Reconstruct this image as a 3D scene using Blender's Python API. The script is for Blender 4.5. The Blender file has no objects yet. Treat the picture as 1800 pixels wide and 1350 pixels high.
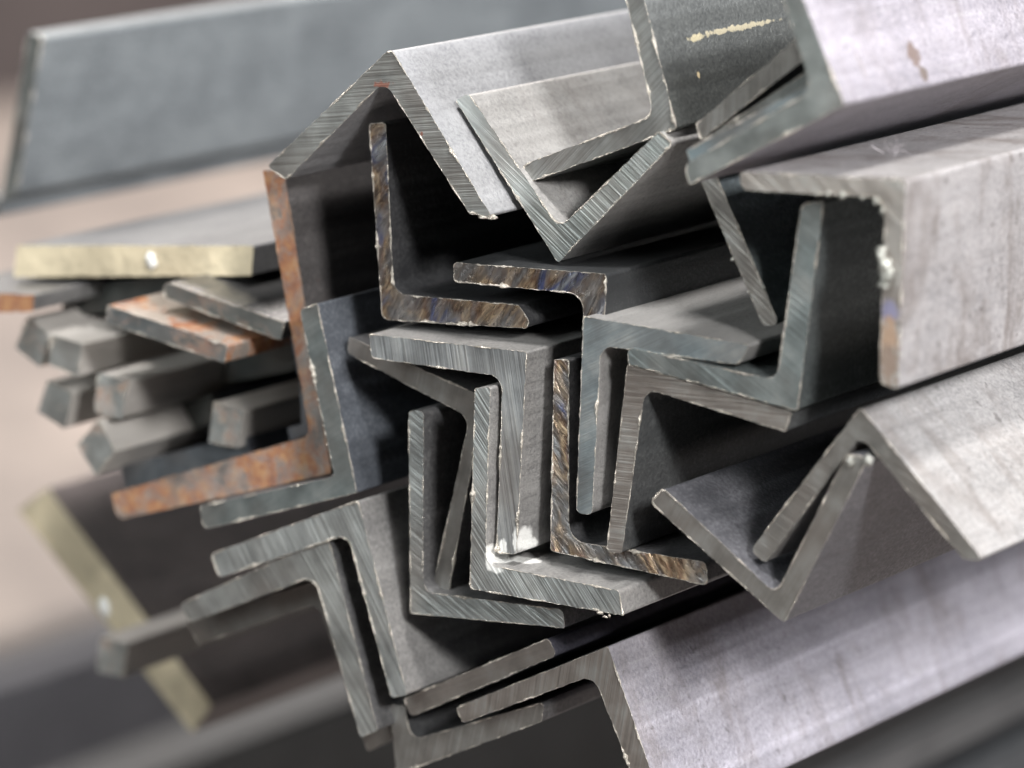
import bpy, bmesh, math, random
from mathutils import Vector, Matrix, noise
from mathutils.geometry import tessellate_polygon

S = bpy.context.scene
C = S.collection
R = math.radians

# ------------------------------------------------------------------ camera
FPX = 6500.0                                  # focal length in pixels of the 1800 px wide photograph
VPX, VPY = 5900.0, -820.0                     # where the bars' common direction meets the picture plane
PITCH = math.atan((675.0 - VPY) / FPX)
CAM = Vector((0, 0, 1.25))
FOCUS = 1.0
cd = bpy.data.cameras.new('camera')
cam = bpy.data.objects.new('camera', cd); C.objects.link(cam)
cam.location = CAM
cam.rotation_euler = (math.pi / 2 - PITCH, 0, 0)
cd.sensor_width = 36; cd.sensor_fit = 'HORIZONTAL'
cd.lens = 36 * FPX / 1800
cd.clip_start = 0.05; cd.clip_end = 60
cd.dof.use_dof = True
cd.dof.focus_distance = 1.0
cd.dof.aperture_fstop = 6.8
cd.dof.aperture_blades = 0
S.camera = cam
RC = Matrix.Rotation(math.pi / 2 - PITCH, 3, 'X')

# ------------------------------------------------------------------ world and lamps
w = bpy.data.worlds.new('World'); S.world = w; w.use_nodes = True
wn = w.node_tree.nodes; wl = w.node_tree.links
bg = wn['Background']
tc = wn.new('ShaderNodeTexCoord'); sp = wn.new('ShaderNodeSeparateXYZ')
rp = wn.new('ShaderNodeValToRGB')
wl.new(tc.outputs['Generated'], sp.inputs[0]); wl.new(sp.outputs['Z'], rp.inputs[0])
rp.color_ramp.elements[0].position = 0.0; rp.color_ramp.elements[0].color = (0.10, 0.095, 0.10, 1)
rp.color_ramp.elements[1].position = 0.8; rp.color_ramp.elements[1].color = (0.62, 0.64, 0.68, 1)
wl.new(rp.outputs[0], bg.inputs['Color'])
bg.inputs['Strength'].default_value = 0.11

AX = (RC @ Vector(((VPX - 900) / FPX, -(VPY - 675) / FPX, -1))).normalized()   # the bars' direction, level
AX.z = 0; AX.normalize()
UX = Vector((AX.y, -AX.x, 0))                  # level, square to the bars, to the right and towards the camera
ZX = Vector((0, 0, 1))
MID = CAM + RC @ Vector((0, 0, -1.0))
D0 = (MID - CAM).dot(AX)

def lamp(name, pos, target, energy, sx, sy, col):
    l = bpy.data.lights.new(name, 'AREA'); l.shape = 'RECTANGLE'; l.size = sx; l.size_y = sy
    l.energy = energy; l.color = col
    o = bpy.data.objects.new(name, l); C.objects.link(o)
    o.location = pos
    o.rotation_euler = (target - pos).to_track_quat('-Z', 'Y').to_euler()
    return o
lamp('top_lamp', MID + UX * 0.55 + ZX * 1.9 - AX * 0.35, MID, 62, 0.36, 0.36, (1.0, 0.975, 0.95))
lamp('window_lamp', MID + UX * 1.8 + ZX * 1.0 + AX * 0.45, MID + AX * .1, 58, 0.7, 0.6, (0.955, 0.95, 1.0))
lamp('front_lamp', MID - AX * 0.8 + UX * 1.5 + ZX * 0.9, MID, 46, 0.24, 0.24, (1.0, 0.985, 0.97))
lamp('side_fill_lamp', MID - AX * 1.5 - UX * 0.35 + ZX * 0.75, MID, 19, 0.9, 0.7, (0.95, 1.0, 0.99))  # fill lamp added so the sawn ends catch some light
lamp('floor_fill_lamp', Vector((-0.6, 6.0, 3.4)), Vector((-0.6, 6.0, 0)), 290, 4.0, 3.0, (1.0, 0.93, 0.88))  # unseen overhead fill, added to brighten the far floor

S.view_settings.view_transform = 'Standard'; S.view_settings.look = 'None'
S.view_settings.exposure = 0.0; S.view_settings.gamma = 1.0
S.view_settings.use_curve_mapping = False
S.render.engine = 'CYCLES'

# ------------------------------------------------------------------ helpers
def ray(px, py):
    return RC @ Vector(((px - 900) / FPX, -(py - 675) / FPX, -1))
def on_end(px, py, t):
    """point of the plane square to the bars, t metres behind the middle of the pile"""
    r = ray(px, py)
    return CAM + r * ((D0 + t) / r.dot(AX))
BASIS = Matrix((AX, UX, ZX)).transposed()      # local x = along the bar, y = across, z = up
ROTZ = math.atan2(AX.y, AX.x)                  # same frame as an object rotation: x->AX, y->-UX
def to_local(p, o):
    d = p - o
    return Vector((d.dot(AX), -d.dot(UX), d.z))

class NT:
    def __init__(s, name):
        s.m = bpy.data.materials.new(name); s.m.use_nodes = True
        s.t = s.m.node_tree; s.n = s.t.nodes; s.l = s.t.links
        s.b = s.n['Principled BSDF']
        s.tc = s.n.new('ShaderNodeTexCoord')
    def link(s, a, b): s.l.new(a, b)
    def mapping(s, scale=(1, 1, 1), rot=(0, 0, 0), loc=(0, 0, 0)):
        m = s.n.new('ShaderNodeMapping'); m.inputs['Scale'].default_value = scale
        m.inputs['Rotation'].default_value = rot; m.inputs['Location'].default_value = loc
        s.link(s.tc.outputs['Object'], m.inputs[0]); return m.outputs[0]
    def turned(s, scale, ang, loc):
        """turn the section by ang, then squeeze it, so that marks run at that angle"""
        a = s.n.new('ShaderNodeMapping'); a.inputs['Rotation'].default_value = (R(ang), 0, 0)
        s.link(s.tc.outputs['Object'], a.inputs[0])
        m = s.n.new('ShaderNodeMapping'); m.inputs['Scale'].default_value = scale; m.inputs['Location'].default_value = loc
        s.link(a.outputs[0], m.inputs[0]); return m.outputs[0]
    def noise(s, v, scale, detail=4, rough=0.55, dist=0.0):
        n = s.n.new('ShaderNodeTexNoise'); n.inputs['Scale'].default_value = scale
        n.inputs['Detail'].default_value = detail; n.inputs['Roughness'].default_value = rough
        n.inputs['Distortion'].default_value = dist
        s.link(v, n.inputs['Vector']); return n.outputs['Fac']
    def ramp(s, v, stops, interp='LINEAR'):
        r = s.n.new('ShaderNodeValToRGB'); e = r.color_ramp.elements
        r.color_ramp.interpolation = interp
        while len(e) < len(stops): e.new(0.5)
        for k, (p, c) in enumerate(stops):
            e[k].position = p
            e[k].color = (c, c, c, 1) if isinstance(c, (int, float)) else (*c, 1)
        s.link(v, r.inputs[0]); return r.outputs[0]
    def mix(s, f, a, b, mode='MIX'):
        m = s.n.new('ShaderNodeMix'); m.data_type = 'RGBA'; m.blend_type = mode
        for sock, v in ((m.inputs['Factor'], f), (m.inputs['A'], a), (m.inputs['B'], b)):
            pass
        fa, aa, bb = m.inputs[0], m.inputs[6], m.inputs[7]
        for sock, v in ((fa, f), (aa, a), (bb, b)):
            if isinstance(v, (int, float)): sock.default_value = v if sock is fa else (v, v, v, 1)
            elif isinstance(v, tuple): sock.default_value = (*v, 1)
            else: s.link(v, sock)
        return m.outputs[2]
    def math(s, op, a, b=0.0, c=0.0, clamp=False):
        m = s.n.new('ShaderNodeMath'); m.operation = op; m.use_clamp = clamp
        for k, v in enumerate((a, b, c)):
            if isinstance(v, (int, float)): m.inputs[k].default_value = v
            else: s.link(v, m.inputs[k])
        return m.outputs[0]
    def bump(s, h, strength, dist, prev=None):
        b = s.n.new('ShaderNodeBump'); b.inputs['Strength'].default_value = strength
        b.inputs['Distance'].default_value = dist
        s.link(h, b.inputs['Height'])
        if prev: s.link(prev, b.inputs['Normal'])
        return b.outputs[0]
    def spot(s, p, rad, soft=0.35, nz=0.5, nscale=400):
        """0..1 mask of a blot round the local point p, radii per axis, ragged edge"""
        m = s.mapping(scale=tuple(1 / r for r in rad), loc=tuple(-p[k] / rad[k] for k in range(3)))
        ln = s.n.new('ShaderNodeVectorMath'); ln.operation = 'LENGTH'; s.link(m, ln.inputs[0])
        n = s.noise(s.mapping(), nscale, 4, 0.6)
        d = s.math('ADD', ln.outputs['Value'], s.math('MULTIPLY', s.math('SUBTRACT', n, 0.5), nz * 2))
        mr = s.n.new('ShaderNodeMapRange')
        mr.inputs['From Min'].default_value = 1.0; mr.inputs['From Max'].default_value = 1.0 - soft
        s.link(d, mr.inputs['Value']); return mr.outputs[0]

DARK = (0.055, 0.056, 0.060); MIDG = (0.145, 0.145, 0.148); DUST = (0.42, 0.41, 0.40)
RUST1 = (0.29, 0.115, 0.05); RUST2 = (0.42, 0.23, 0.10); RUST3 = (0.17, 0.075, 0.05)

def side_mat(name, dust=0.4, rust=0.0, seed=0.0, tint=(1, 1, 1), rough=0.42, spots=(), grain=1.0, stain=0.0, metal=0.55):
    """rolled mill surface: dark scale with dust, scuffs drawn along the bar, fine grain"""
    g = NT(name)
    o = (seed * 0.37, seed * 0.71, seed * 0.13)
    long = g.noise(g.mapping((1, 7, 7), loc=o), 16, 6, 0.6, 0.3)
    blot = g.noise(g.mapping((1, 1, 1), loc=o), 38, 5, 0.62, 0.4)
    fine = g.noise(g.mapping((1, 1, 1), loc=o), 900, 3, 0.7)
    mid = g.noise(g.mapping((1, 1, 1), loc=o), 210, 4, 0.6)
    k = g.math('ADD', g.math('MULTIPLY', long, 0.17), g.math('ADD', g.math('MULTIPLY', blot, 0.30), 0.265))
    k = g.math('ADD', k, g.math('MULTIPLY', g.math('SUBTRACT', fine, 0.5), 0.6))
    k = g.math('ADD', k, dust - 0.5)
    col = g.ramp(k, [(0.18, tuple(DARK[i] * tint[i] for i in range(3))), (0.48, tuple(MIDG[i] * tint[i] for i in range(3))), (0.85, tuple(DUST[i] * tint[i] for i in range(3)))])
    if stain:
        st = g.noise(g.mapping((3.0, 1.0, 1.0), loc=(o[0] + 3, o[1], o[2])), 26, 8, 0.72, 0.5)
        sc = g.noise(g.mapping((1.0, 14, 14), loc=(o[0] + 7, o[1], o[2])), 45, 3, 0.6, 0.2)
        col = g.mix(g.math('MULTIPLY', g.ramp(sc, [(0.60, 0), (0.70, 1)]), 0.3), col, (0.46, 0.455, 0.46))
        col = g.mix(g.math('MULTIPLY', g.ramp(mid, [(0.50, 0), (0.72, 1)]), 0.3 * stain + .05), col, (0.22, 0.20, 0.19))
        col = g.mix(g.math('MULTIPLY', g.ramp(st, [(0.49, 0), (0.64, 1)]), stain), col, (0.135, 0.11, 0.095))
        st2 = g.noise(g.mapping((1, 1, 1), loc=(o[0] + 9, o[1], o[2])), 330, 2, 0.5)
        col = g.mix(g.math('MULTIPLY', g.ramp(st2, [(0.68, 0), (0.74, 1)]), stain), col, (0.06, 0.05, 0.045))
    ru = None
    if rust:
        rn = g.noise(g.mapping((1, 1, 1), loc=(o[0] + 5, o[1] + 2, o[2])), 60, 7, 0.68, 0.5)
        th = 0.72 - rust * 0.42
        ru = g.ramp(rn, [(th, 0), (th + 0.10, 1)])
        rc = g.ramp(mid, [(0.3, RUST3), (0.5, RUST1), (0.7, RUST2)])
        col = g.mix(ru, col, rc)
    ro = g.math('ADD', g.math('MULTIPLY', blot, 0.16), rough - 0.04)
    if ru: ro = g.math('ADD', ro, g.math('MULTIPLY', ru, 0.35), clamp=True)
    me = g.math('SUBTRACT', metal, g.math('MULTIPLY', ru, metal) if ru else 0.0)
    for (p, rad, c, nz) in spots:
        mk = g.spot(p, rad, nz=nz)
        col = g.mix(mk, col, c)
        me = g.math('MULTIPLY', me, g.math('SUBTRACT', 1.0, mk))
        ro = g.math('ADD', ro, g.math('MULTIPLY', mk, 0.3), clamp=True)
    g.link(col, g.b.inputs['Base Color']); g.link(ro, g.b.inputs['Roughness']); g.link(me, g.b.inputs['Metallic'])
    b1 = g.bump(fine, 0.6 * grain, 0.0004)
    b2 = g.bump(mid, 0.30 * grain, 0.0005, b1)
    b3 = g.bump(blot, 0.08, 0.001, b2)
    g.link(b3, g.b.inputs['Normal'])
    return g.m

def cut_mat(name, ang=0.0, pitch=0.8, depth=1.0, seed=0.0, tone=1.0, rust=0.0, tint=(0.93, 1.0, 0.975), spots=()):
    """sawn end: parallel tooth marks at the angle ang (degrees) across the section"""
    g = NT(name)
    o = (0, seed * 0.031, seed * 0.047)
    # long noise along the marks, short across them
    m1 = g.turned((1, .45, 22), ang, o)
    m2 = g.turned((1, .6, 60), ang, o)
    st1 = g.noise(m1, 34 / pitch, 3, 0.6, 0.03)
    st2 = g.noise(m2, 40 / pitch, 2, 0.5, 0.02)
    area = g.noise(g.mapping(loc=o), 75, 4, 0.6)
    fine = g.noise(g.mapping(loc=o), 1600, 2, 0.5)
    w1 = 0.08 + 0.16 * depth; w2 = 0.03 + 0.20 * depth
    k = g.math('ADD', g.math('MULTIPLY', st1, w1), g.math('ADD', g.math('MULTIPLY', st2, w2), g.math('MULTIPLY', area, 1 - w1 - w2)))
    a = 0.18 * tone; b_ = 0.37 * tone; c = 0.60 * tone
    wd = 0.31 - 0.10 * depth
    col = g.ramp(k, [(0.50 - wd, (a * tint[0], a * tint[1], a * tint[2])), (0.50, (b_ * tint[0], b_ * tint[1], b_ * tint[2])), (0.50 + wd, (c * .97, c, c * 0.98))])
    warm = g.noise(g.mapping(loc=(0, o[1] + 1, o[2])), 28, 3, 0.5)
    col = g.mix(g.ramp(warm, [(0.46, 0), (0.64, 0.55)]), col, (0.235, 0.205, 0.185))
    ro = g.math('ADD', g.math('MULTIPLY', area, 0.30), 0.24)
    me = 0.75
    if rust:
        rn = g.noise(g.mapping(loc=(0, o[1] + 4, o[2])), 85, 7, 0.7, 0.6)
        th = 0.74 - rust * 0.42
        rn = g.math('ADD', rn, g.math('MULTIPLY', g.math('SUBTRACT', g.noise(g.mapping(loc=o), 700, 3, 0.7), 0.5), 0.22))
        ru = g.ramp(rn, [(th - 0.05, 0), (th + 0.16, 0.92)])
        rc = g.ramp(g.noise(g.mapping(loc=o), 190, 6, 0.75), [(0.34, RUST3), (0.48, RUST1), (0.64, RUST2)])
        col = g.mix(ru, col, rc)
        ro = g.math('ADD', ro, g.math('MULTIPLY', ru, 0.4), clamp=True)
        me = g.math('SUBTRACT', 0.75, g.math('MULTIPLY', ru, 0.75))
    for (p, rad, cc, nz) in spots:
        mk = g.spot(p, rad, nz=nz, nscale=500)
        col = g.mix(mk, col, cc)
        me = g.math('MULTIPLY', me, g.math('SUBTRACT', 1.0, mk)) if not isinstance(me, float) else g.math('MULTIPLY', g.math('SUBTRACT', 1.0, mk), me)
        ro = g.math('ADD', ro, g.math('MULTIPLY', mk, 0.3), clamp=True)
    g.link(col, g.b.inputs['Base Color']); g.link(ro, g.b.inputs['Roughness'])
    if isinstance(me, float): g.b.inputs['Metallic'].default_value = me
    else: g.link(me, g.b.inputs['Metallic'])
    b1 = g.bump(st1, 0.55 * depth, 0.0006)
    b2 = g.bump(st2, 0.40 * depth, 0.00035, b1)
    b3 = g.bump(fine, 0.12, 0.0002, b2)
    g.link(b3, g.b.inputs['Normal'])
    return g.m

def heat_mat(name, ang=60.0, seed=0.0):
    """torch-cut end: melted drag lines with bronze, straw and blue temper colours"""
    g = NT(name)
    o = (0, seed * 0.031, seed * 0.047)
    st = g.noise(g.turned((1, 1, 4), ang, o), 110, 5, 0.65, 1.2)
    big = g.noise(g.turned((1, 1, 2.6), ang, (0, o[1] + 2, o[2])), 42, 3, 0.5, 1.0)
    col = g.ramp(big, [(0.30, (0.26, 0.27, 0.28)), (0.41, (0.13, 0.10, 0.08)), (0.48, (0.44, 0.33, 0.22)), (0.53, (0.18, 0.11, 0.07)),
                       (0.60, (0.22, 0.19, 0.18)), (0.65, (0.06, 0.08, 0.20)), (0.69, (0.40, 0.43, 0.47))])
    col = g.mix(g.ramp(st, [(0.36, 0.45), (0.56, 0.0)]), col, (0.08, 0.06, 0.05))
    gm = g.noise(g.mapping(loc=(0, o[1] + 6, o[2])), 55, 4, 0.6)
    col = g.mix(g.ramp(gm, [(0.44, 0), (0.60, .8)]), col, (0.22, 0.22, 0.225))
    g.link(col, g.b.inputs['Base Color'])
    g.b.inputs['Metallic'].default_value = 0.85
    g.link(g.math('ADD', g.math('MULTIPLY', st, 0.3), 0.14), g.b.inputs['Roughness'])
    g.link(g.bump(big, 0.6, 0.0012, g.bump(st, 0.9, 0.0011)), g.b.inputs['Normal'])
    return g.m

def simple_mat(name, col, rough=0.6, metal=0.0, var=0.25, scale=60, bump=0.3):
    g = NT(name)
    n = g.noise(g.mapping(), scale, 6, 0.65)
    c = g.ramp(n, [(0.3, tuple(v * (1 - var) for v in col)), (0.7, tuple(min(1, v * (1 + var)) for v in col))])
    g.link(c, g.b.inputs['Base Color'])
    g.b.inputs['Roughness'].default_value = rough; g.b.inputs['Metallic'].default_value = metal
    g.link(g.bump(g.noise(g.mapping(), scale * 8, 4, 0.6), bump, 0.0006), g.b.inputs['Normal'])
    return g.m

BURR = simple_mat('raised_burr', (0.58, 0.54, 0.48), 0.34, 0.7, 0.65, 500, 1.0)
BURR_RUST = simple_mat('rusty_edge', (0.30, 0.19, 0.13), 0.7, 0.2, 0.5, 420, 0.6)
WHITE = simple_mat('white_paint', (0.80, 0.80, 0.78), 0.55, 0.0, 0.08, 300, 0.4)

def add_mesh(name, bm, mats, parent=None, loc=None, smooth=False):
    me = bpy.data.meshes.new(name); bm.normal_update(); bm.to_mesh(me); bm.free()
    for m in (mats if isinstance(mats, (list, tuple)) else [mats]): me.materials.append(m)
    if smooth:
        for p in me.polygons: p.use_smooth = True
    o = bpy.data.objects.new(name, me); C.objects.link(o)
    if parent: o.parent = parent
    if loc is not None:
        o.location = loc; o.rotation_euler = (0, 0, ROTZ)
    return o

def tag(o, label, cat, group=None):
    o['label'] = label; o['category'] = cat
    if group: o['group'] = group

def round_poly(pts, rad):
    out = []; n = len(pts)
    for i in range(n):
        p = Vector(pts[i]); a = Vector(pts[i - 1]) - p; b = Vector(pts[(i + 1) % n]) - p
        la, lb = a.length, b.length; a.normalize(); b.normalize()
        th = a.angle(b)
        r = rad[i]
        if r <= 0 or th > R(172): out.append(p); continue
        tn = r / math.tan(th / 2)
        lim = min(la, lb) * 0.47
        if tn > lim: tn = lim; r = tn * math.tan(th / 2)
        s = p + a * tn; e = p + b * tn
        bis = (a + b).normalized(); c = p + bis * (r / math.sin(th / 2))
        v0 = s - c; v1 = e - c; ang = v0.angle_signed(v1)
        k = max(2, int(abs(ang) / R(12)))
        for j in range(k + 1):
            q = v0.copy(); q.rotate(Matrix.Rotation(-ang * j / k, 2)); out.append(c + q)
    return out

def resample(pts, step):
    out = []; n = len(pts)
    for i in range(n):
        a = pts[i]; b = pts[(i + 1) % n]; k = max(1, int((b - a).length / step))
        for j in range(k): out.append(a.lerp(b, j / k))
    return out

SECTIONS = []        # kept only to check that no two bars run through one another
def bar(name, label, cat, group, px, t, radii, smat, cmat, length=2.6, burr=0.20, bmat=None, rag=0.16, cut_tilt=0.0, burr_seed=0):
    """px: outline of the end in the photograph; t: metres set back; returns the bar, its end face and burr as children"""
    t = t / 1000.0
    P = [on_end(x, y, t) for x, y in px]
    o0 = P[0]
    loc = [to_local(p, o0) for p in P]
    sec = [(v.y * 1000, v.z * 1000) for v in loc]
    SECTIONS.append((name + ' ' + label[:34], [((p - CAM).dot(UX) * 1000, (p - CAM).z * 1000) for p in P]))
    cont = round_poly(sec, radii)
    cont = resample(cont, 0.5)
    # counter-clockwise
    ar = sum(cont[i].x * cont[(i + 1) % len(cont)].y - cont[(i + 1) % len(cont)].x * cont[i].y for i in range(len(cont)))
    if ar < 0: cont.reverse()
    n = len(cont)
    sd = burr_seed * 17.3 + t * 900 + px[0][0] * 0.01
    nor = []
    for i in range(n):
        d = (cont[(i + 1) % n] - cont[i - 1]).normalized(); nor.append(Vector((d.y, -d.x)))
    def nz(p, f, k=0.0): return noise.noise(Vector((p.x * f, p.y * f, sd + k)))
    front = [cont[i] + nor[i] * (nz(cont[i], 0.35) * rag + nz(cont[i], 1.3) * rag * 0.9) for i in range(n)]
    # body
    bm = bmesh.new()
    rings = []
    for (s, use) in ((0.0, front), (0.5, None), (length * 1000, None)):
        ring = []
        for i in range(n):
            q = (use or cont)[i]
            ss = s + (q.x * cut_tilt if s < 1 else 0)
            ring.append(bm.verts.new((ss / 1000, q.x / 1000, q.y / 1000)))
        rings.append(ring)
    for a, b in zip(rings, rings[1:]):
        for i in range(n):
            f = bm.faces.new((a[i], b[i], b[(i + 1) % n], a[(i + 1) % n])); f.smooth = True
    bm.faces.new(rings[-1])
    bmesh.ops.recalc_face_normals(bm, faces=bm.faces)
    body = add_mesh(name, bm, smat, None, o0)
    tag(body, label, cat, group)
    # end face
    bm = bmesh.new()
    vs = [bm.verts.new(((-0.02 + q.x * cut_tilt) / 1000, q.x / 1000, q.y / 1000)) for q in front]
    for tri in tessellate_polygon([[Vector((q.x, q.y, 0)) for q in front]]):
        try: bm.faces.new([vs[k] for k in tri])
        except ValueError: pass
    bm.normal_update()
    for f in bm.faces:
        if f.normal.x > 0: f.normal_flip()
    add_mesh('cut_face', bm, cmat, body)
    # burr: a thin ragged lip left by the saw
    if burr > 0:
        bm = bmesh.new(); prev = None; first = None
        M = 5
        for i in range(n):
            q = front[i]
            e = nz(q, 0.10, 40)             # long stretches with and without a burr
            g_ = max(0, nz(q, 0.16, 40) * 2.2 + 0.15)
            r = burr * (0.05 + 0.85 * g_ + (0.25 + 1.3 * g_) * max(0, nz(q, 0.75, 80) * 1.6) + 0.8 * max(0, nz(q, 1.9, 90)))
            c = q - nor[i] * r * 0.35
            sx = -r * 0.25 + q.x * cut_tilt
            ring = []
            for k in range(M):
                a = 2 * math.pi * k / M
                ring.append(bm.verts.new(((sx + math.cos(a) * r) / 1000, (c.x + nor[i].x * math.sin(a) * r) / 1000, (c.y + nor[i].y * math.sin(a) * r) / 1000)))
            if prev:
                for k in range(M): bm.faces.new((prev[k], prev[(k + 1) % M], ring[(k + 1) % M], ring[k]))
            else: first = ring
            prev = ring
        for k in range(M): bm.faces.new((prev[k], prev[(k + 1) % M], first[(k + 1) % M], first[k]))
        bmesh.ops.recalc_face_normals(bm, faces=bm.faces)
        add_mesh('burr', bm, bmat or BURR, body, smooth=True)
    return body

def leg_point(px, py, p0, p1, t, o0):
    """local point where the sight line of a pixel meets the long face through the outline points p0, p1"""
    a = on_end(*p0, t / 1000); b = on_end(*p1, t / 1000)
    nrm = (b - a).cross(AX); r = ray(px, py)
    X = CAM + r * ((a - CAM).dot(nrm) / r.dot(nrm))
    return to_local(X, o0)

LR = (0.9, 0.7, 2.4, 4.2, 2.4, 0.7)           # corner radii of an angle: heel, toe, toe, root fillet, toe, toe
GA = 'steel angle bars in the pile'; GF = 'flat steel bars in the pile'; GS = 'square steel bars on the left of the pile'

def place_spots(spec, px0, t):
    """blots given by the pixel they show at and the long face (two outline points) or the end (None) they lie on"""
    out = []
    o0 = on_end(*px0, t / 1000)
    for (x, y, faceline, rad, col, nz) in spec:
        p = leg_point(x, y, faceline[0], faceline[1], t, o0) if faceline else to_local(on_end(x, y, t / 1000), o0)
        out.append((tuple(p), rad, col, nz))
    return out
PW = (0.64, 0.64, 0.62)
# ------------------------------------------------------------------ the setting
def setting(name, bm, m):
    o = add_mesh(name, bm, m); o['kind'] = 'structure'; return o
def concrete():
    g = NT('concrete_floor')
    n = g.noise(g.mapping(), 1.3, 8, 0.6); n2 = g.noise(g.mapping(), 14, 6, 0.7)
    k = g.math('ADD', g.math('MULTIPLY', n, 0.7), g.math('MULTIPLY', n2, 0.3))
    g.link(g.ramp(k, [(0.40, (0.17, 0.155, 0.15)), (0.60, (0.46, 0.40, 0.36))]), g.b.inputs['Base Color'])
    g.b.inputs['Roughness'].default_value = 0.75
    g.link(g.bump(n2, 0.3, 0.01), g.b.inputs['Normal'])
    return g.m
bm = bmesh.new(); bmesh.ops.create_grid(bm, x_segments=1, y_segments=1, size=14)
bmesh.ops.translate(bm, verts=bm.verts, vec=(0, 8, 0)); setting('floor', bm, concrete())
bm = bmesh.new(); bmesh.ops.create_cube(bm, size=1)
bmesh.ops.scale(bm, verts=bm.verts, vec=(20, 0.2, 4)); bmesh.ops.translate(bm, verts=bm.verts, vec=(0, 8.4, 2.0))
o = setting('back_wall', bm, simple_mat('dark_plaster', (0.10, 0.085, 0.085), 0.8, 0, 0.25, 1.5, 0.2))

# long steel stock lying lower and farther off, seen only as blurred bands
def far_bar(name, label, cat, px, t, m, length=6.0, back=1.5):
    t = t / 1000.0
    P = [on_end(x, y, t) for x, y in px]
    o0 = P[0]; loc = [to_local(p, o0) for p in P]
    bm = bmesh.new()
    a = [bm.verts.new((-back, v.y, v.z)) for v in loc]; b = [bm.verts.new((length, v.y, v.z)) for v in loc]
    n = len(a)
    for i in range(n): bm.faces.new((a[i], b[i], b[(i + 1) % n], a[(i + 1) % n]))
    bm.faces.new(a[::-1]); bm.faces.new(b)
    bmesh.ops.recalc_face_normals(bm, faces=bm.faces)
    bmesh.ops.bevel(bm, geom=[e for e in bm.edges], offset=0.003, segments=2, affect='EDGES')
    o = add_mesh(name, bm, m, None, o0); tag(o, label, cat); return o
FAR1 = side_mat('far_scale_blue', dust=.52, seed=61, tint=(.9, .94, 1.05), rough=.5)
FAR2 = side_mat('far_scale_grey', dust=.42, seed=62, tint=(1, 1, .97), rough=.5)
FAR3 = side_mat('far_scale_light', dust=.30, seed=63, tint=(.95, 1, 1), rough=.5)
far_bar('steel_beam', 'dark blurred beam low at the far left bottom corner', 'steel beam', [(-500, 1290), (0, 1150), (0, 1520), (-500, 1660)], 1200, FAR2)
far_bar('steel_beam', 'blue grey blurred beam lower left, beyond the yellow ended plate', 'steel beam', [(20, 1160), (330, 1090), (330, 1430), (20, 1520)], 1000, FAR1)
far_bar('steel_beam', 'pale grey blurred beam under the pile along the bottom edge', 'steel beam', [(60, 1370), (560, 1250), (560, 1620), (60, 1740)], 520, FAR3)
far_bar('steel_beam', 'dark blurred beam below the violet sided bar at the right bottom corner', 'steel beam', [(1200, 1480), (900, 1480), (900, 1566), (1200, 1566)], 200, FAR2, 4, .3)
far_bar('steel_beam', 'paler blurred beam in the very bottom right corner', 'steel beam', [(1250, 1575), (900, 1575), (900, 1800), (1250, 1800)], 230, FAR3, 4, .3)

# ------------------------------------------------------------------ the angle bars
A = {}
def angle(key, label, px, t, side, cut, **k):
    radii = k.pop('radii', LR)
    if 'spots' in side: side['spots'] = place_spots(side['spots'], px[0], t)
    if isinstance(cut, dict) and 'spots' in cut: cut['spots'] = place_spots(cut['spots'], px[0], t)
    A[key] = bar('angle_bar', label, 'angle bar', GA, px, t, radii, side_mat('mill_scale_' + key, **side), cut if not isinstance(cut, dict) else cut_mat('sawn_end_' + key, **cut), **k)
    return A[key]

# order of every outline: heel, toe 1 outer, toe 1 inner, root, toe 2 inner, toe 2 outer
angle('roof', 'large roof shaped angle bar at the top, reddish rust at its inner corner',
      [(687, 84), (470, 293), (503, 316), (676, 142), (823, 373), (866, 384)], 0, dict(dust=.78, seed=1, tint=(.97, 1, 1.06), metal=.4),
      dict(tint=(0.98, 1, 0.97), ang=8, pitch=1.1, depth=1.3, seed=1, tone=1.0, spots=[(672, 150, None, (.002, .0030, .0014), (0.17, 0.075, 0.055), 1.9), (741, 236, None, (.002, .0006, .0008), (0.17, 0.07, 0.05), 1.4)]), radii=(2.2, .8, 1.8, 4.0, .8, .8), burr=.26)
angle('vee', 'upright V shaped angle bar leaning on the slope of the roof shaped bar',
      [(981, 462), (801, 176), (824, 164), (984, 401), (1158, 231), (1184, 252)], 11, dict(dust=.80, seed=2, metal=.4, stain=.25),
      dict(ang=-35, pitch=1.1, seed=2, tone=.95), radii=(.9, .6, 2.2, 3.6, .8, 1.2))
angle('top', 'tall angle bar cut off by the top edge, yellow chalk streak on its side',
      [(1190, 226), (1102, -120), (1071, -120), (1150, 203), (916, 291), (927, 322)], 13, dict(dust=.42, seed=3, tint=(.97, 1.02, .96), spots=[(1300, 48, ((1190, 226), (1102, -120)), (.021, .0011, .0009), (0.30, 0.27, 0.19), 1.3), (1225, 66, ((1190, 226), (1102, -120)), (.0045, .0011, .0011), (0.36, 0.32, 0.21), 1.1), (1228, 132, ((1190, 226), (1102, -120)), (.0008, .0006, .0012), (0.62, 0.50, 0.3), .5)]),
      dict(tint=(0.98, 1, 0.97), ang=45, seed=3, tone=.8), burr=.30)
angle('topright', 'big pale angle bar in the top right corner with brown stains on its wide side',
      [(1485, 185), (1385, -70), (1355, -70), (1428, 158), (1203, 290), (1212, 325)], -16, dict(dust=.70, seed=4, tint=(1, .96, 1.07), stain=.3, metal=.35, spots=[(1606, 95, ((1485, 185), (1385, -70)), (.0028, .003, .005), (0.12, .09, .08), .9), (1624, 130, ((1485, 185), (1385, -70)), (.0022, .003, .0022), (0.10, .08, .07), .9), (1512, 110, ((1485, 185), (1385, -70)), (.0006, .003, .008), (0.2, .18, .18), .4)]),  # violet in the side tint stands in for the window lamp's reflection
      dict(ang=20, seed=4, depth=.4, tone=.85), burr=.2)
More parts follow.
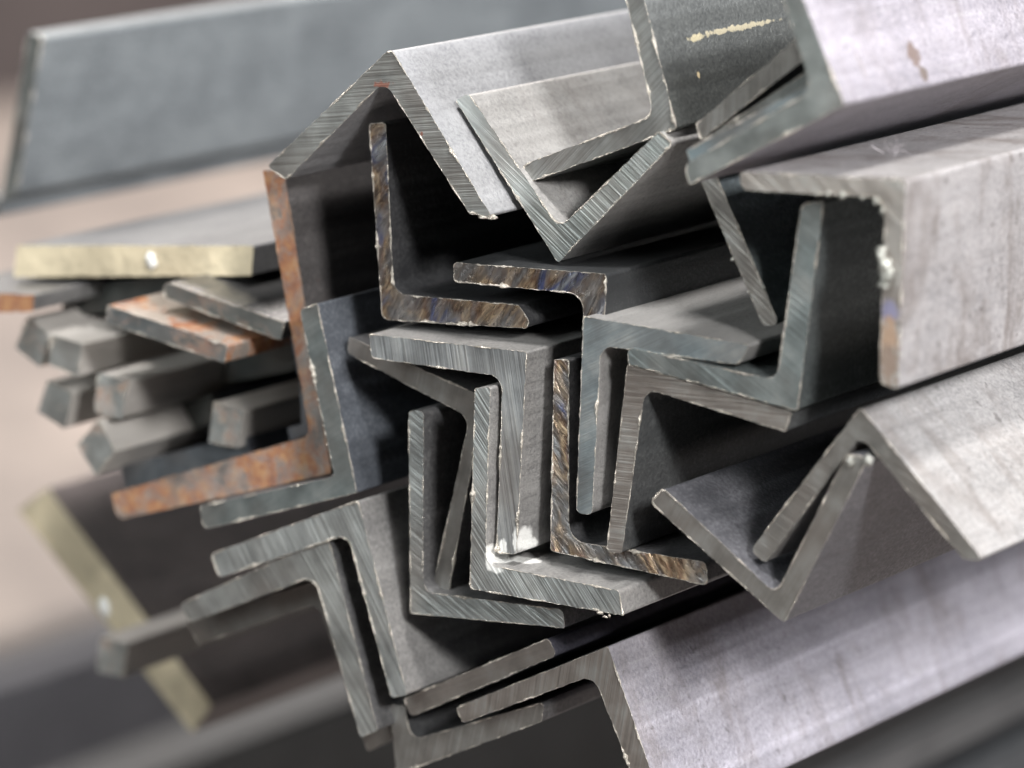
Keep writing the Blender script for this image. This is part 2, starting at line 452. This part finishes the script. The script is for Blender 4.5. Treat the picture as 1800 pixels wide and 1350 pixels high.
angle('right', 'pale angle bar at the right, stained wide side, weld drip on its end',
      [(1592, 316), (1300, 302), (1303, 334), (1557, 347), (1546, 674), (1579, 684)], -12, dict(dust=.72, seed=5, tint=(1.0, .98, .99), stain=.6, metal=.35),
      dict(tint=(1.1, 1.0, 0.92), ang=-35, seed=5, tone=.85, spots=[(1562, 548, None, (.002, .003, .0035), (0.17, .165, .25), .8), (1562, 590, None, (.002, .003, .0055), (0.29, .20, .14), 1.2), (1562, 640, None, (.002, .003, .006), (0.20, .15, .12), 1.2)]), burr=.24)
angle('standing', 'angle bar with one leg standing up under the heel of the pale right bar',
      [(1402, 722), (1449, 352), (1409, 358), (1366, 669), (1103, 610), (1105, 640)], -1, dict(dust=.48, seed=6, tint=(.88, 1, .99)),
      dict(tint=(0.88, 1, 1.0), ang=-30, seed=6, depth=.5, tone=.85))
angle('center', 'angle bar in the middle with a flat dusty top leg and a long hanging leg',
      [(1026, 556), (1318, 606), (1298, 641), (1056, 607), (1041, 905), (1013, 902)], 0, dict(dust=.85, seed=7),
      dict(tint=(0.86, 1, 1.06), ang=28, seed=7, depth=.7, tone=1.0), radii=(.8, .6, 2.0, 4.2, 2.0, 1.6))
angle('under', 'angle bar directly below the standing one, hanging leg touching a bronze edged bar',
      [(1103, 640), (1392, 724), (1381, 759), (1134, 682), (1093, 972), (1066, 972)], 1, dict(dust=.42, seed=8, tint=(.96, 1, .99)),
      dict(tint=(1.1, 1.0, 0.92), ang=3, seed=8, depth=.8, tone=.75), radii=(.8, .5, .8, 4.0, 1.0, 1.6))
angle('lambda', 'pale angle bar at the right lying like a roof over a V shaped bar',
      [(1513, 716), (1319, 968), (1346, 989), (1513, 765), (1694, 982), (1730, 986)], 1, dict(dust=.70, seed=9, tint=(1.0, .99, .98), stain=.45, metal=.35),
      dict(tint=(1.04, 1.0, 0.94), ang=-22, seed=9, depth=.5, tone=.72), radii=(.9, 1.6, .9, 3.0, 1.2, .8), burr=.16)
angle('cup', 'V shaped angle bar whose right leg tip sits inside the pale roof shaped bar',
      [(1379, 1095), (1142, 882), (1166, 858), (1364, 1045), (1489, 799), (1527, 803)], -2, dict(dust=.50, seed=10, tint=(.95, .96, 1.05)),
      dict(tint=(1.04, 1.0, 0.94), ang=60, seed=10, depth=.7, tone=.72), radii=(.9, 1.5, 1.5, 3.0, 1.6, 1.6), burr=.2)
angle('big', 'brightly sawn angle bar with steep saw lines and white paint at its foot',
      [(926, 619), (649, 587), (653, 629), (884, 662), (873, 972), (908, 974)], -1, dict(dust=.78, seed=11, spots=[(921, 946, ((926, 619), (908, 974)), (.0042, .003, .0042), PW, .45), (934, 958, ((926, 619), (908, 974)), (.0040, .003, .0020), PW, .45)]),
      dict(ang=-80, pitch=1.2, depth=1.5, seed=11, tone=1.2, tint=(.95, 1, 1.03), spots=[(909, 950, None, (.002, .0018, .0042), PW, .4), (884, 962, None, (.002, .0015, .0028), PW, .5)]), radii=(.6, .6, 1.6, 4.2, 1.6, .8), burr=.26)
angle('front', 'angle bar holding white paint in its inner corner in front of the steep lined bar',
      [(826, 1035), (835, 683), (862, 680), (853, 992), (1088, 1038), (1096, 1082)], -4, dict(dust=.78, seed=12, spots=[(880, 985, ((853, 992), (1088, 1038)), (.004, .004, .004), PW, .5), (925, 985, ((853, 992), (1088, 1038)), (.0035, .0055, .004), PW, .5), (857, 975, ((862, 680), (853, 992)), (.008, .004, .003), PW, .5)]),
      dict(tint=(0.96, 1, 0.99), ang=-50, pitch=.9, depth=1.3, seed=12, tone=1.05, spots=[(860, 985, None, (.002, .0016, .0034), PW, .5), (872, 1000, None, (.002, .003, .0014), PW, .5)]), radii=(1.4, .6, .8, 3.2, 1.4, .5), burr=.30)
angle('lowleft', 'angle bar opening to the upper right behind the white painted corner bar',
      [(722, 1078), (718, 722), (745, 722), (743, 1040), (990, 1072), (993, 1104)], 4, dict(dust=.48, seed=13),
      dict(tint=(0.95, 1, 0.99), ang=-28, seed=13, tone=.82), radii=(.8, 1.6, 1.6, 3.6, 1.8, .6))
angle('tilted', 'dull tilted angle bar mostly hidden behind the steep lined and white painted bars',
      [(852, 698), (613, 592), (611, 621), (826, 734), (762, 1028), (789, 1040)], 9, dict(dust=.34, seed=14),
      dict(tint=(1.04, 1.0, 0.94), ang=75, seed=14, depth=.6, tone=.68), radii=(.8, .8, 2.0, 3.6, .6, .6), burr=.18)
angle('outer', 'grey angle bar right of the rusty one, one leg up and one leg pointing left',
      [(628, 866), (558, 533), (527, 545), (588, 838), (352, 889), (357, 931)], 3, dict(dust=.46, seed=15, tint=(.88, .97, 1.1)),
      dict(tint=(0.88, 1, 1.0), ang=35, seed=15, depth=.5, tone=.78), radii=(.5, .6, 1.4, 1.8, .8, 2.0), burr=.28)
angle('second', 'brightly scored angle bar below the grey one, its hanging leg slanting to the bottom',
      [(629, 880), (371, 974), (385, 1016), (612, 938), (688, 1226), (716, 1222)], 0, dict(dust=.72, seed=16),
      dict(tint=(0.96, 1, 0.99), ang=-58, pitch=1.1, depth=1.4, seed=16, tone=1.1), radii=(.8, 1.2, 1.8, 4.0, 1.0, .8), burr=.26)
angle('third', 'lowest bright angle bar on the left nested under the scored one',
      [(577, 944), (316, 1062), (334, 1094), (553, 1012), (634, 1296), (664, 1284)], 1, dict(dust=.45, seed=17),
      dict(tint=(0.98, 1, 0.97), ang=-52, pitch=1.2, depth=1.2, seed=17, tone=1.0), radii=(2.2, 1.4, 1.6, 4.2, .8, .8), burr=.22)
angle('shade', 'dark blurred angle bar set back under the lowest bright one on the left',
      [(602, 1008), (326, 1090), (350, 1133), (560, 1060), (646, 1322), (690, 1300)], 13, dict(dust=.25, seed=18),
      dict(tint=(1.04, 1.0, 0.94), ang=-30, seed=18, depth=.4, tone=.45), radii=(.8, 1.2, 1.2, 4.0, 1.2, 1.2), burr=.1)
angle('foot', 'angle bar at the bottom with a wide pale violet side filling the lower right',
      [(1069, 1136), (801, 1244), (814, 1271), (1043, 1186), (1146, 1450), (1176, 1450)], 2, dict(dust=.76, seed=19, tint=(1, .98, 1.10), stain=.45, metal=.4),
      dict(tint=(1.1, 1.0, 0.92), ang=80, pitch=1.3, seed=19, depth=1.1, tone=.72), radii=(.8, 1.0, 1.0, 4.4, .8, .8), burr=.2)
angle('bottom', 'blurred angle bar at the bottom edge with a scalloped leg under the foot bar',
      [(698, 1362), (684, 1240), (712, 1240), (722, 1302), (956, 1234), (953, 1268)], 9, dict(dust=.35, seed=20),
      dict(tint=(1.04, 1.0, 0.94), ang=75, pitch=1.5, seed=20, depth=1.0, tone=.7), radii=(.8, 1.0, 1.0, 3.6, 1.0, 1.0))
angle('torchleft', 'torch cut angle bar with bronze and blue edges standing inside the roof shaped bar',
      [(672, 562), (649, 218), (678, 214), (692, 517), (912, 536), (940, 578)], 8, dict(dust=.22, seed=21),
      heat_mat('torch_cut_left', 55, 3), radii=(2.4, 1.2, 1.2, 4.4, 1.0, 2.2), burr=.28)
angle('torchmid', 'torch cut angle bar with a bronze upper leg and its heel behind the middle bar',
      [(1066, 482), (797, 461), (798, 495), (1024, 517), (1032, 700), (1058, 700)], 5, dict(dust=.18, seed=22, tint=(.97, 1, .98)),
      heat_mat('torch_cut_middle', 60, 8), radii=(1.0, 1.4, 1.4, 4.2, 1.0, 1.0), burr=.3)
angle('torchlow', 'narrow torch cut angle bar with blue and bronze upright edge cradling the hanging leg',
      [(968, 968), (974, 632), (1000, 632), (1000, 950), (1240, 988), (1246, 1030)], 5, dict(dust=.30, seed=23),
      heat_mat('torch_cut_low', -50, 5), radii=(.8, .6, .8, 5.0, 1.8, 1.8), burr=.28)
angle('rusty', 'orange rusted angle bar on the left holding the square bars',
      [(583, 832), (499, 300), (462, 300), (545, 766), (196, 868), (207, 914)], 14, dict(dust=.42, seed=24, rust=.08, tint=(1.05, .98, .95)),
      dict(ang=20, seed=24, depth=.3, tone=.95, rust=.78, tint=(1.02, .97, .93)), radii=(.6, .8, .8, 3.4, 1.0, 3.0), burr=.12, bmat=BURR_RUST)
angle('inner', 'thin blue grey angle bar set back inside the rusty one',
      [(545, 762), (500, 540), (517, 540), (531, 745), (505, 752), (510, 775)], 26, dict(dust=.30, seed=25, tint=(.85, .95, 1.15)),
      dict(ang=20, seed=25, depth=.2, tone=.6, tint=(.85, .95, 1.15)), radii=(.5,) * 6, burr=0)

# ------------------------------------------------------------------ flat bars
def flat(key, label, px, t, side, cut, radii=(.6, .6, .6, .6), name='flat_bar', **k):
    if 'spots' in side: side['spots'] = place_spots(side['spots'], px[0], t)
    A[key] = bar(name, label, 'flat bar', GF, px, t, radii, side_mat('mill_scale_' + key, **side), cut_mat('sawn_end_' + key, **cut) if isinstance(cut, dict) else cut, **k)
    return A[key]
flat('wedge_up', 'upper of the two finely ribbed flat bars wedged left of the big pale corner bar',
     [(1223, 218), (1232, 246), (1440, 84), (1424, 48)], 7, dict(dust=.3, seed=31), dict(tint=(1.04, 1.0, 0.94), ang=88, pitch=.9, seed=31, tone=.72), burr=.16)
flat('wedge_low', 'lower finely ribbed flat bar wedged on the leg of the big pale corner bar',
     [(1236, 246), (1252, 274), (1442, 160), (1432, 116)], 1, dict(dust=.3, seed=32), dict(ang=80, pitch=.9, seed=32, tone=.72), burr=.16)
flat('strip', 'thin bluish flat bar lying on the leg of the big pale corner bar',
     [(1207, 264), (1213, 286), (1424, 172), (1420, 150)], -12, dict(dust=.5, seed=33, tint=(.85, 1, 1.05)), dict(ang=20, depth=.2, seed=33, tone=.95, tint=(.8, 1, 1.08)), burr=.16)
flat('slant', 'slanting flat bar with a rounded tip pointing down onto the flat dusty leg',
     [(1212, 270), (1341, 572), (1371, 572), (1243, 270)], 8, dict(dust=.5, seed=34, tint=(.85, 1, 1.02)), dict(tint=(1.04, 1.0, 0.94), ang=-35, seed=34, depth=.7, tone=.72), radii=(.6, 2.2, 2.2, .6), burr=.2)
flat('ledge', 'flat bar lying just above the ribbed angle leg at the bottom',
     [(710, 1228), (722, 1260), (979, 1152), (964, 1122)], 7, dict(dust=.35, seed=35, tint=(.95, .93, 1.12)), dict(tint=(1.1, 1.0, 0.92), ang=25, seed=35, depth=.5, tone=.62), radii=(.8, 1.6, 1.6, 1.6), burr=.2)
flat('rustflat', 'orange spotted flat bar lying across the square bars',
     [(189, 536), (186, 566), (394, 638), (401, 607)], 6, dict(dust=.85, seed=36, rust=.55, tint=(1.1,.98,.88)), dict(ang=20, seed=36, depth=.3, tone=.8, rust=.45, tint=(.9, .98, 1.0)), radii=(.5, .5, .5, .5), burr=.25)
flat('shinyflat', 'flat bar with a bright wet looking top beside the rusty angle leg',
     [(288, 495), (290, 524), (494, 598), (500, 566)], 13, dict(dust=.60, seed=37, rust=.15, rough=.2, metal=.8), dict(ang=20, seed=37, depth=.3, tone=.62, rust=.45), radii=(1.6, .5, .5, .5), burr=.2)
flat('leftflat', 'flat bar with an orange rusted end poking in at the left edge',
     [(-150, 512), (-150, 556), (57, 547), (60, 518)], 10, dict(dust=.55, seed=38), dict(ang=5, seed=38, depth=.3, tone=.8, rust=1.0), radii=(.5, .5, .5, .5), burr=.1, bmat=BURR_RUST)

flat('gap_filler', 'dark flat bar far back among the square bars, under the spotted flat bar',
     [(250, 640), (250, 700), (520, 650), (520, 600)], 62, dict(dust=.2, seed=39), dict(ang=5, seed=39, depth=.3, tone=.3), burr=0)  # added to darken the gap where the lit floor showed through
flat('gap_filler_low', 'dark flat bar far back between the bluish ended and the edgewise square bars',
     [(262, 728), (262, 775), (372, 745), (372, 692)], 52, dict(dust=.2, seed=40), dict(ang=5, seed=40, depth=.3, tone=.3), burr=0)  # added blocker, keeps the lit floor from showing here
flat('gap_filler_top', 'dark flat bar set back below the one with the rusted end at the left edge',
     [(110, 512), (110, 562), (330, 520), (330, 476)], 40, dict(dust=.2, seed=48), dict(ang=5, seed=48, depth=.3, tone=.3), burr=0)  # invented bar, dark so the slit above the squares stays black
flat('legflat', 'blue grey flat bar resting on the rusty angle leg, below the square bars',
     [(212, 820), (222, 862), (440, 806), (432, 764)], 27, dict(dust=.4, seed=49, tint=(.9, .95, 1.08)), dict(ang=5, seed=49, depth=.3, tone=.6, tint=(.85, .95, 1.05)), burr=0)
# ------------------------------------------------------------------ square bars
def square(key, label, px, t, seed, rust=.12, **k):
    A[key] = bar('square_bar', label, 'square bar', GS, px, t, k.pop('radii', (.5,) * 4), side_mat('mill_scale_' + key, dust=1.05, seed=seed, metal=.15, rust=k.pop('srust', .05), tint=(1.0, .97, .93), spots=k.pop('spots', ())),
                 cut_mat('sawn_end_' + key, ang=-45, seed=seed, depth=.5, tone=1.4, rust=rust + .22, tint=(.95, 1, .98)), burr=.2)
    return A[key]
square('sq1', 'leftmost square bar, tilted, touching the next one at its top corner', [(50, 556), (88, 590), (70, 646), (27, 611)], 20, 41, .2)
square('sq2', 'large square bar beside the leftmost tilted one under the spotted flat bar', [(91, 588), (144, 604), (138, 663), (86, 641)], 17, 42, .2)
square('sq3', 'square bar lowest at the far left below the touching pair', [(84, 669), (128, 692), (114, 754), (66, 723)], 22, 43, .15)
square('sq4', 'square bar with a bluish rounded end in the middle of the group', [(173, 655), (228, 670), (214, 737), (166, 725)], 18, 44, .3, radii=(1.4, .5, 1.4, 1.4))
square('sq5', 'square bar standing on its edge with an orange patch behind its end', [(173, 737), (203, 794), (169, 837), (136, 783)], 16, 45, .25, srust=.2)
square('sq6', 'square bar nearest the rusty angle, set back above its leg', [(377, 706), (428, 723), (419, 788), (366, 777)], 24, 46, .25)

# ------------------------------------------------------------------ yellow painted and far bars
YEL = simple_mat('yellow_painted_end', (0.52, 0.45, 0.32), 0.65, 0.0, .45, 40, .8)
A['yel1'] = bar('flat_bar', 'flat bar with a pale yellow painted end above the square bars', 'flat bar', GF,
    [(30, 432), (24, 487), (442, 484), (446, 432)], 30, (.5,) * 4, side_mat('mill_scale_yellow', dust=.5, seed=51, metal=.2), YEL, burr=.1, bmat=YEL)
A['yel2'] = bar('flat_bar', 'wide slanting plate at the lower left with a blurred pale yellow painted end', 'flat bar', GF,
    [(83, 858), (32, 897), (338, 1288), (372, 1240)], 110, (.5,) * 4, side_mat('mill_scale_plate', dust=.56, seed=52, tint=(1.1, .95, .93), metal=.2), YEL, burr=.1, bmat=YEL)
square('sq7', 'single blurred square bar lying across the yellow painted plate', [(176, 1120), (224, 1131), (218, 1190), (172, 1182)], 62, 47, .2)
A['zed'] = bar('angle_bar', 'large blurred blue grey angle bar standing behind the pile at the upper left', 'angle bar', GA,
    [(-2, 380), (50, 56), (74, 66), (28, 345), (-220, 380), (-220, 413)], 100, (.8, .6, 1.2, 3, 1, 1),
    side_mat('mill_scale_behind', dust=.60, seed=53, tint=(.86, .95, .99), metal=.35), cut_mat('sawn_end_behind', ang=20, seed=53, depth=.3, tone=.7), burr=.3)

# white primer blots sit on the end faces of the yellow painted bars, drips and chips elsewhere
def blob(name, parent, pts, m, seed=0):
    """small lumpy bead(s): pts = [(local point, radius)] in metres"""
    bm = bmesh.new()
    for k, (p, r) in enumerate(pts):
        g = bmesh.ops.create_icosphere(bm, subdivisions=3, radius=1.0)
        rr = r if isinstance(r, tuple) else (r, r, r)
        for v in g['verts']:
            d = v.co.copy(); f = 1 + 0.55 * noise.noise(d * 1.5 + Vector((seed, k * 3.1, 0))) + 0.5 * noise.noise(d * 4.1 + Vector((seed, k * 5.1, 0)))
            v.co = Vector((p[0] + d.x * rr[0] * f, p[1] + d.y * rr[1] * f, p[2] + d.z * rr[2] * f))
    return add_mesh(name, bm, m, parent, smooth=True)

def at_end(key, px, py, t, fwd=0.0006):
    b = A[key]; p = on_end(px, py, t / 1000); d = p - b.location
    return (d.dot(AX) - fwd, -d.dot(UX), d.z)
BEAD = simple_mat('bright_metal_bead', (0.36, 0.36, 0.33), 0.35, 0.6, .2, 300, .4)
blob('weld_drip', A['right'], [(at_end('right', 1553, 446, -12), (.0012, .0012, .0022)), (at_end('right', 1558, 466, -12), (.0014, .0016, .0026)),
     (at_end('right', 1563, 484, -12), (.0014, .0016, .0020)), (at_end('right', 1556, 500, -12), (.0010, .0016, .0010))], BEAD, 2)
blob('weld_bead', A['right'], [(at_end('right', x, y, -12), r) for x, y, r in ((1438, 340, .0005), (1458, 341, .0006), (1484, 343, .0008), (1518, 347, .0004), (1543, 353, .0007), (1554, 370, .0006))], BEAD, 5)
blob('weld_bead', A['cup'], [(at_end('cup', 1497, 811, -2), (.0009, .0009, .0012)), (at_end('cup', 1529, 808, -2), (.0011, .0012, .0013))], BEAD, 7)
blob('saw_curl', A['front'], [(at_end('front', x, y, -4, .0002), r) for x, y, r in ((1048, 1071, (.0003, .0010, .0003)), (1056, 1077, (.0003, .0010, .0004)), (1065, 1084, (.0002, .0007, .0003)), (1072, 1082, (.0002, .0003, .0006)))], BURR, 9)
blob('saw_curl', A['roof'], [(at_end('roof', x, y, 0, .0001), r) for x, y, r in ((866, 382, (.0010, .0014, .0007)), (850, 382, (.0005, .0016, .0004)), (832, 375, (.0004, .0013, .0004)))], BURR, 11)
blob('bright_bead', A['slant'], [(at_end('slant', x, y, 8), r) for x, y, r in ((1290, 455, .0005), (1345, 505, .0005), (1318, 512, .0003))], BEAD, 12)
blob('paint_blot', A['yel1'], [(at_end('yel1', 268, 458, 30), (.0005, .0019, .0022))], WHITE, 3)
blob('paint_blot', A['yel2'], [(at_end('yel2', 186, 1068, 55), (.0005, .0022, .0028))], WHITE, 4)

# lint caught on the top of the pale right bar
def hairs(name, base, n, ln, m, seed):
    rnd = random.Random(seed); bm = bmesh.new()
    for k in range(n):
        d = Vector((rnd.uniform(-1, 1), rnd.uniform(-1, 1), rnd.uniform(.1, 1.4))).normalized()
        p = base + Vector((rnd.uniform(-1, 1), rnd.uniform(-1, 1), 0)) * ln * .5; r = ln * 0.012; prev = None
        for q in range(7):
            d = (d + Vector((rnd.uniform(-1, 1), rnd.uniform(-1, 1), rnd.uniform(-.9, .5))) * .35).normalized()
            u = d.orthogonal().normalized(); v = d.cross(u)
            ring = [bm.verts.new(p + (u * math.cos(a) + v * math.sin(a)) * r) for a in (0, 2.1, 4.2)]
            if prev:
                for a in range(3): bm.faces.new((prev[a], prev[(a + 1) % 3], ring[(a + 1) % 3], ring[a]))
            prev = ring; p = p + d * ln * rnd.uniform(.1, .2)
    return add_mesh(name, bm, m)
LINT = simple_mat('lint', (0.62, 0.58, 0.60), 0.8, 0, .2, 200, .1)
o0 = on_end(1592, 316, -.012)
lp = leg_point(1562, 272, (1592, 316), (1300, 302), -12, o0)
lint = hairs('lint', o0 + AX * lp.x - UX * lp.y + ZX * (lp.z + .0006), 14, .0045, LINT, 4)
tag(lint, 'small white tuft of lint on top of the pale right angle bar', 'lint')
